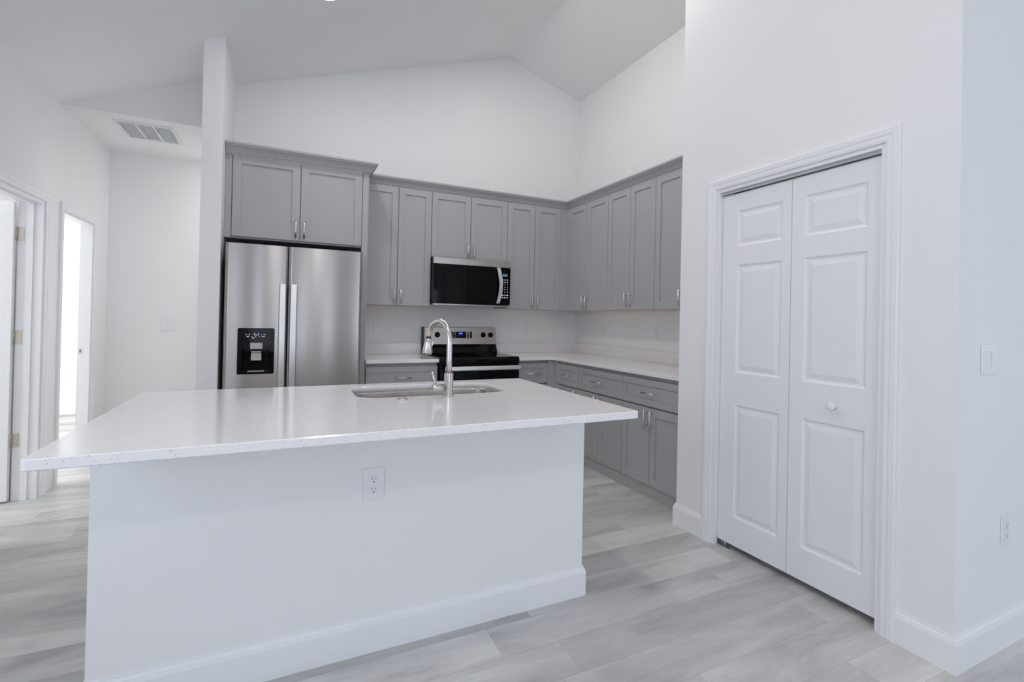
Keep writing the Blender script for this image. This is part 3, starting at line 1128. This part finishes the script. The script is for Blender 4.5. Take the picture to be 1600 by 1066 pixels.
# ------------------------------------------------------------------ range
rg = thing('range', 'black and stainless electric range with a knobbed back panel', 'stove', (1.605, 4.4, 0))
RX0, RX1 = 1.2240, 1.9870
RYF = 4.030
obj('case', MB().box(RX0, RYF + 0.035, 0.03, RX1, YB - 0.03, 0.900), 'black', rg, bevel=0.003)
obj('base', MB().box(RX0 + 0.03, RYF + 0.06, 0.0, RX1 - .03, YB - 0.05, 0.030), 'black', rg)
m = MB().prism([(RYF + 0.002, 0.866), (RYF - 0.004, 0.905), (RYF + 0.012, 0.926), (YB - 0.10, 0.926), (YB - 0.10, 0.901), (RYF + 0.034, 0.9005), (RYF + .034, 0.866)],
               'x', RX0 - 0.001, RX1 + 0.001)
obj('cooktop', m, 'glass_black', rg, bevel=0.004)
od = obj('oven_door', MB().box(RX0 + 0.003, RYF - 0.006, 0.20, RX1 - .003, RYF + 0.034, 0.862), 'glass_black', rg, bevel=0.004)
m = MB().prism([(RYF - 0.060, 0.812), (RYF - 0.066, 0.818), (RYF - 0.066, 0.842), (RYF - 0.060, 0.850), (RYF - 0.046, 0.850), (RYF - 0.046, 0.812)], 'x', RX0 + 0.03, RX1 - 0.012)
for x in (RX0 + 0.045, RX1 - 0.055):
    m.box(x, RYF - 0.046, 0.820, x + 0.03, RYF - 0.0062, 0.842)
obj('handle', m, 'handle_al', od, bevel=0.002, label='wide pale steel bar handle')
obj('storage_drawer', MB().box(RX0 + 0.003, RYF - 0.004, 0.04, RX1 - .003, RYF + 0.034, 0.192), 'steel_h', rg, bevel=0.004)
m = MB()
m.prism([(YB - 0.155, 0.9265), (YB - 0.003, 0.9265), (YB - 0.003, 1.012), (YB - 0.105, 1.012)], 'x', RX0 + 0.004, RX1 - 0.002)
obj('backguard_base', m, 'glass_black', rg, bevel=0.002)
m = MB()
ybg = YB - 0.098
m.prism([(ybg - 0.006, 1.010), (YB - 0.003, 1.010), (YB - 0.003, 1.180), (ybg + 0.03, 1.180), (ybg + 0.02, 1.176)], 'x', RX0 + 0.008, RX1 + 0.002)
bg = obj('control_panel', m, 'steel_h', rg, bevel=0.002, label='stainless back control panel')
obj('panel_end', MB().box(RX0 - 0.002, ybg + 0.006, 1.010, RX0 + 0.0075, YB - .003, 1.179), 'rubber', rg)


def guard_y(z):
    return ybg - 0.006 + (z - 1.010) / (1.176 - 1.010) * 0.026


tilt = Vector((0, 0.026, 0.166)).normalized()
gn = Vector((0, -0.166, 0.026)).normalized()
m = MB()
zq0, zq1 = 1.071, 1.136
m.prism([(guard_y(zq0) - 0.0012, zq0), (guard_y(zq1) - 0.0012, zq1), (guard_y(zq1) + 0.002, zq1), (guard_y(zq0) + 0.002, zq0)], 'x', 1.508, 1.724)
obj('display_window', m, 'glass_black', bg)
z_ = 1.118
m = MB()
m.prism([(guard_y(1.100) - 0.0016, 1.100), (guard_y(1.134) - 0.0016, 1.134), (guard_y(1.134), 1.134), (guard_y(1.100), 1.100)], 'x', 1.580, 1.628)
obj('display_glow', m, 'blue_glow', bg)
m = MB()
m.text('12:00', (1.604, guard_y(z_) - 0.0020, z_), X, gn, 0.017)
obj('clock_digits', m, 'blue_led', bg)
for x in (1.668, 1.696):
    m = MB()
    for z in (1.083, 1.105, 1.125):
        m.box(x - .006, guard_y(z) - 0.0020, z - .004, x + .006, guard_y(z), z + .004)
    obj('button_column', m, 'icon', bg)
for x in (1.525, 1.548):
    m = MB()
    for z in (1.083, 1.105, 1.125):
        m.box(x - .006, guard_y(z) - 0.0020, z - .0015, x + .006, guard_y(z), z + .0015)
    obj('panel_legend', m, 'icon', bg)
for x in (1.362, 1.848, 1.929):
    zc = 1.104
    c = Vector((x, guard_y(zc), zc))
    m = MB()
    m.tube([c, c + gn * 0.006, c + gn * 0.007, c + gn * 0.026], [0.027, 0.027, 0.022, 0.020], 24)
    m.obox(c + gn * 0.026 - X * 0.004 - tilt * 0.018, X, tilt, gn, 0.008, 0.036, 0.010)
    obj('knob', m, 'black', bg)
# burner rings on the glass
for bx, by, r in ((1.41, 4.20, 0.10), (1.80, 4.20, 0.08), (1.41, 4.43, 0.075), (1.80, 4.43, 0.10)):
    n = 40
    m = MB()
    for i in range(n):
        a0, a1 = 2 * math.pi * i / n, 2 * math.pi * (i + 1) / n
        m.face([(bx + r * math.cos(a0), by + r * math.sin(a0), 0.9263), (bx + r * math.cos(a1), by + r * math.sin(a1), 0.9263),
                (bx + (r - .002) * math.cos(a1), by + (r - .002) * math.sin(a1), 0.9263), (bx + (r - .002) * math.cos(a0), by + (r - .002) * math.sin(a0), 0.9263)])
    obj('burner_marking', m, 'rubber', rg)

# ------------------------------------------------------------------ island
IX0, IX1, IY0, IY1 = -0.566, 1.300, 1.5326, 2.6356
BX0, BX1, BY0, BY1 = -0.530, 1.274, 1.883, 2.600
isl = thing('kitchen_island', 'white kitchen island with plain panelled front and baseboard', 'kitchen island', (0.37, 2.2, 0))
obj('front_wall', MB().box(BX0, BY0, 0, BX1, BY0 + 0.11, ZC0 - .0005), 'wall', isl)
SX0, SX1, SY0, SY1 = 0.295, 1.025, 2.165, 2.535
m = MB()
m.box(BX0, BY0 + 0.1105, 0.0, BX1, BY1 - 0.02, 0.10)
m.box(BX0, BY0 + 0.1105, 0.10, BX0 + 0.02, BY1, ZC0 - .0005)
m.box(BX1 - 0.02, BY0 + 0.1105, 0.10, BX1, BY1, ZC0 - .0005)
m.box(BX0 + 0.02, BY0 + 0.1105, 0.10, BX1 - 0.02, BY1, 0.118)
m.box(BX0 + 0.02, BY1 - 0.02, 0.118, BX1 - 0.02, BY1, ZC0 - .0005)
obj('cabinet_box', m, 'wall', isl)
m = MB().sweep([(BX0, BY1 - 0.02, 0), (BX0, BY0, 0), (BX1, BY0, 0), (BX1, BY1 - 0.02, 0)], (0, 0, 1), BBP)
obj('baseboard', m, 'trim', isl)

# island countertop with sink cut-out
ct = thing('island_countertop', 'large white speckled quartz countertop on the kitchen island', 'countertop', (0.37, 2.08, ZC0))


def rounded(x0, x1, y0, y1, r, n=8):
    pts = []
    for cx_, cy_, a0 in ((x1 - r, y1 - r, 0), (x0 + r, y1 - r, 90), (x0 + r, y0 + r, 180), (x1 - r, y0 + r, 270)):
        for i in range(n + 1):
            a = math.radians(a0 + 90 * i / n)
            pts.append((cx_ + r * math.cos(a), cy_ + r * math.sin(a)))
    return pts


m = MB()
bm = m.bm
hole = rounded(SX0, SX1, SY0, SY1, 0.105)
outer = rounded(IX0, IX1, IY0, IY1, 0.012, 3)
e = 0.003
rings = []


def ring(poly, z):
    return [bm.verts.new((p[0], p[1], z)) for p in poly]


outs = rounded(IX0 + e, IX1 - e, IY0 + e, IY1 - e, 0.010, 3)
o_b, o_l, o_h, o_t = ring(outs, ZC0), ring(outer, ZC0 + e), ring(outer, ZC1 - e), ring(outs, ZC1)
h2 = rounded(SX0 - .002, SX1 + .002, SY0 - .002, SY1 + .002, 0.107)
h_b, h_h, h_t = ring(hole, ZC0), ring(hole, ZC1 - .002), ring(h2, ZC1)


def band(a, b, smooth=False):
    n = len(a)
    for i in range(n):
        f = bm.faces.new([a[i], a[(i + 1) % n], b[(i + 1) % n], b[i]])
        f.smooth = smooth


band(o_b, o_l)
band(o_l, o_h)
band(o_h, o_t)
band(h_b, h_h, True)
band(h_h, h_t)
for O_, H_ in ((o_t, h_t), (o_b, h_b)):
    edges = []
    for L_ in (O_, H_):
        for i in range(len(L_)):
            ed = bm.edges.get((L_[i], L_[(i + 1) % len(L_)])) or bm.edges.new((L_[i], L_[(i + 1) % len(L_)]))
            edges.append(ed)
    bmesh.ops.triangle_fill(bm, use_beauty=True, use_dissolve=False, edges=edges)
obj('slab', m, 'quartz', ct)

# sink bowl
sk = thing('sink', 'undermount stainless steel sink set into the island countertop', 'sink', ((SX0 + SX1) / 2, (SY0 + SY1) / 2, 0.66))
m = MB()
bm = m.bm
lv = [(-0.030, 0.8835, 0.12), (0.004, 0.8835, 0.105), (0.006, 0.876, 0.10), (0.012, 0.74, 0.09), (0.022, 0.705, 0.085), (0.045, 0.690, 0.07)]
prev = None
for ins, z, r in lv:
    rr = ring(rounded(SX0 + ins, SX1 - ins, SY0 + ins, SY1 - ins, r), z)
    if prev:
        band(prev, rr, True)
    prev = rr
bm.faces.new(prev)
m2 = [(p[0], p[1]) for p in rounded(SX0 + .02, SX1 - .02, SY0 + .02, SY1 - .02, 0.09)]
obj('bowl', m, 'sink', sk)
m = MB()
m.tube([(0.66, 2.36, 0.6905), (0.66, 2.36, 0.694), (0.66, 2.36, 0.692)], [0.055, 0.053, 0.03], 24)
obj('drain', m, 'nickel', sk)

# faucet
fx, fy = 0.682, 2.107
fa = thing('faucet', 'brushed nickel gooseneck pull-down faucet standing at the island sink', 'faucet', (fx, fy, ZC1))
m = MB()
m.tube([(fx, fy, ZC1), (fx, fy, ZC1 + 0.004), (fx, fy, ZC1 + 0.006), (fx, fy, 1.020), (fx, fy, 1.022)], [0.024, 0.024, 0.0205, 0.0205, 0.019], 28)
m.tube([(fx - 0.018, fy, 0.957), (fx - 0.072, fy, 0.957), (fx - 0.075, fy, 0.957)], [0.0165, 0.0165, 0.015], 20)
obj('body', m, 'nickel', fa)
m = MB()
m.tube([(fx - 0.064, fy, 0.968), (fx - 0.068, fy - 0.002, 0.990), (fx - 0.080, fy - 0.004, 1.030)], [0.0055, 0.005, 0.0045], 12)
obj('lever', m, 'nickel', fa)
R_ = 0.098
ztop = 1.272 - 0.013 - R_
DX_, DY_ = -0.24, 0.971         # the neck is turned slightly to the left
pts = [(fx, fy, 1.020), (fx, fy, 1.08), (fx, fy, 1.13)]
for i in range(0, 19):
    a = math.pi * (1 - i / 18 * 0.95)
    r_ = R_ + R_ * math.cos(a)
    pts.append((fx + DX_ * r_, fy + DY_ * r_, ztop + R_ * math.sin(a)))
hx_, hy_, zend = pts[-1]
m = MB().tube(pts, 0.0128, 20)
obj('spout', m, 'nickel', fa)
hd = Vector((DX_ * 0.12, DY_ * 0.12, -1)).normalized()
h0 = Vector((hx_, hy_, zend)) + hd * 0.001
m = MB()
m.tube([h0, h0 + hd * 0.025, h0 + hd * 0.070, h0 + hd * 0.082, h0 + hd * 0.0825], [0.0135, 0.0180, 0.0255, 0.0240, 0.019], 28)
q = h0 + hd * 0.030
m.box(q.x + 0.010, q.y - 0.006, q.z - 0.010, q.x + 0.023, q.y + 0.006, q.z + 0.010)
obj('spray_head', m, 'nickel', fa)
m = MB().tube([h0 - hd * 0.0005, h0 + hd * 0.0028], 0.0142, 24)
obj('seal_ring', m, 'rubber', fa)

# disposal button
bt = thing('disposal_button', 'small round nickel push button on the island countertop left of the faucet', 'button', (0.468, 2.09, ZC1))
m = MB().tube([(0.468, 2.09, ZC1), (0.468, 2.09, ZC1 + .004), (0.468, 2.09, ZC1 + .006)], [0.023, 0.023, 0.020], 24)
obj('flange', m, 'nickel', bt)
m = MB().tube([(0.468, 2.09, ZC1 + .0062), (0.468, 2.09, ZC1 + .011), (0.468, 2.09, ZC1 + .012)], [0.014, 0.014, 0.011], 20)
obj('plunger', m, 'nickel', bt)

# ------------------------------------------------------------------ outlets and switches


def outlet(c, U, N, label, kind='duplex', w=0.072, h=0.118, name='power_outlet', cat='outlet', group='white duplex outlets'):
    c, U, N = Vector(c), Vector(U), Vector(N)
    t = thing(name, label, cat, c, group)
    m = MB().obox(c - U * w / 2 - Z * h / 2, U, Z, N, w, h, 0.006)
    obj('cover_plate', m, 'plate', t, bevel=0.003)

    def oval(m, cc, rw, rh, d):
        n = 20
        a, b = [], []
        for i in range(n):
            th = 2 * math.pi * i / n
            x, z = math.cos(th), math.sin(th)
            x = math.copysign(abs(x) ** 0.55, x)
            z = math.copysign(abs(z) ** 0.55, z)
            a.append(m.bm.verts.new(cc + U * x * rw + Z * z * rh + N * 0.0055))
            b.append(m.bm.verts.new(cc + U * x * rw + Z * z * rh + N * d))
        for i in range(n):
            m.bm.faces.new([a[i], a[(i + 1) % n], b[(i + 1) % n], b[i]])
        m.bm.faces.new(b)
    if kind == 'duplex':
        for dz in (0.0195, -0.0195):
            m = MB()
            oval(m, c + Z * dz, 0.0165, 0.0145, 0.0085)
            r = obj('receptacle', m, 'plate', t)
            s = MB()
            q = c + Z * dz + N * 0.0082
            s.obox(q - U * 0.0075 - Z * 0.000, U, Z, N, 0.0022, 0.0085, 0.0008)
            s.obox(q + U * 0.0055 - Z * 0.000, U, Z, N, 0.0022, 0.0070, 0.0008)
            s.tube([q - Z * 0.008, q - Z * 0.008 + N * 0.0008], 0.0028, 10)
            obj('slots', s, 'slot', r)
    elif kind == 'rocker':
        n = max(1, round((w - 0.025) / 0.046))
        for i in range(n):
            u = (i - (n - 1) / 2) * 0.046
            m = MB()
            o_ = c + U * (u - 0.0165) + N * 0.0055
            a = [m.bm.verts.new(o_ + U * x + Z * z + N * d) for x, z, d in
                 ((0, -.033, 0), (.033, -.033, 0), (.033, .033, 0), (0, .033, 0), (0, -.033, .003), (.033, -.033, .003), (.033, .033, .006), (0, .033, .006))]
            for f in ((0, 1, 2, 3), (4, 5, 6, 7), (0, 1, 5, 4), (1, 2, 6, 5), (2, 3, 7, 6), (3, 0, 4, 7)):
                m.bm.faces.new([a[j] for j in f])
            obj('rocker', m, 'plate', t)
    return t


outlet((0.319, BY0, 0.633), X, -Y, 'white duplex outlet on the front of the kitchen island', w=0.080, h=0.124)
outlet((0.754, YB, 1.165), X, -Y, 'white duplex outlet above the short countertop beside the refrigerator')
outlet((2.388, YB, 1.170), X, -Y, 'white duplex outlet on the back wall right of the range')
outlet((XR, 4.122, 1.172), -Y, -X, 'white duplex outlet on the right kitchen wall, nearer the corner')
outlet((XR, 3.342, 1.172), -Y, -X, 'white duplex outlet on the right kitchen wall, nearer the pantry')
outlet((2.655, PY1, 0.462), X, -Y, 'white duplex outlet low on the wall at the right edge')
outlet((2.495, PY1, 1.155), X, -Y, 'white double rocker light switch on the wall at the right edge', 'rocker', w=0.118, h=0.118, name='light_switch', cat='light switch', group=None)
outlet((-1.010, YE, 1.155), X, -Y, 'white thermostat-size double switch on the end wall of the hall', 'rocker', w=0.118, h=0.122, name='light_switch', cat='light switch', group=None)

# ------------------------------------------------------------------ ceiling vent in the hall
vt = thing('ceiling_vent', 'white three-section return air grille in the low hall ceiling', 'vent', (-1.035, 4.87, ZS))
VX0, VX1, VY0, VY1 = -1.235, -0.845, 4.655, 5.075
m = MB()
fw = 0.022
zz0, zz1 = ZS - 0.010, ZS
m.box(VX0, VY0, zz0, VX1, VY0 + fw, zz1)
m.box(VX0, VY1 - fw, zz0, VX1, VY1, zz1)
m.box(VX0, VY0 + fw, zz0, VX0 + fw, VY1 - fw, zz1)
m.box(VX1 - fw, VY0 + fw, zz0, VX1, VY1 - fw, zz1)
for i in (1, 2):
    x = VX0 + fw + (VX1 - VX0 - 2 * fw) * i / 3
    m.box(x - 0.007, VY0 + fw, zz0, x + 0.007, VY1 - fw, zz1)
obj('grille_frame', m, 'vent', vt)
m = MB()
nsl = 26
for i in range(nsl):
    y = VY0 + fw + (VY1 - VY0 - 2 * fw) * (i + .5) / nsl
    m.prism([(y - 0.0045, zz1 - .0050), (y - 0.0035, zz1 - .0055), (y + 0.0035, zz1 - .0030), (y + 0.0025, zz1 - .0025)], 'x', VX0 + fw, VX1 - fw)
obj('grille_slats', m, 'vent', vt)
obj('filter', MB().box(VX0 + fw, VY0 + fw, ZS - 0.0008, VX1 - fw, VY1 - fw, ZS + 0.0), 'filter', vt)

# ------------------------------------------------------------------ recessed downlights
k = (RID[1] - 3.2185) / (RID[0] + 0.42)
for (lx, ly, lw, lab) in ((0.235, 3.445, 0.6, 'round recessed ceiling light at the top edge, left of the ridge'),
                          (1.545, 3.475, 0.6, 'round recessed ceiling light at the top edge, next to the ridge'),
                          (1.90, 2.40, 0.4, 'added out-of-view ceiling light brightening the aisle beside the pantry doors'),  # unseen fixture added to lift the aisle and base cabinets
                          (0.30, 0.9, 0.8, 'added out-of-view ceiling light above the viewer, for fill'),  # unseen fixture added to send lower-angled light into the kitchen
                          (0.30, -1.6, 1.2, 'added out-of-view ceiling light behind the viewer, for fill'),  # unseen fixture added as general fill from behind
                          (-0.10, 5.15, 0.62, 'round recessed light in the low hall ceiling, behind the kitchen wall')):
    lz = ceil_z(lx) if ly < 5 else ZS
    n = (Vector((k, 0, -1)) if ly < 5 else Vector((0, 0, -1))).normalized()
    c = Vector((lx, ly, lz))
    t = thing('recessed_light', lab, 'ceiling light', c, 'recessed ceiling lights')
    m = MB().tube([c, c + n * 0.004, c + n * 0.006], [0.088, 0.088, 0.080], 32)
    obj('trim_ring', m, 'vent', t)
    m = MB().tube([c + n * 0.0062, c + n * 0.008], [0.072, 0.070], 32)
    obj('lens', m, 'lamp', t)
    l = bpy.data.lights.new('downlight', 'AREA')
    l.shape = 'DISK'
    l.size = 0.13
    l.energy = 10.8 * lw
    l.color = (1.0, 0.945, 0.92) if ly < 5 else (0.97, 1.0, 0.98)
    lo = bpy.data.objects.new('downlight', l)
    COL.objects.link(lo)
    lo.parent = t
    lo.location = n * 0.012
    lo.rotation_euler = n.to_track_quat('-Z', 'Y').to_euler()
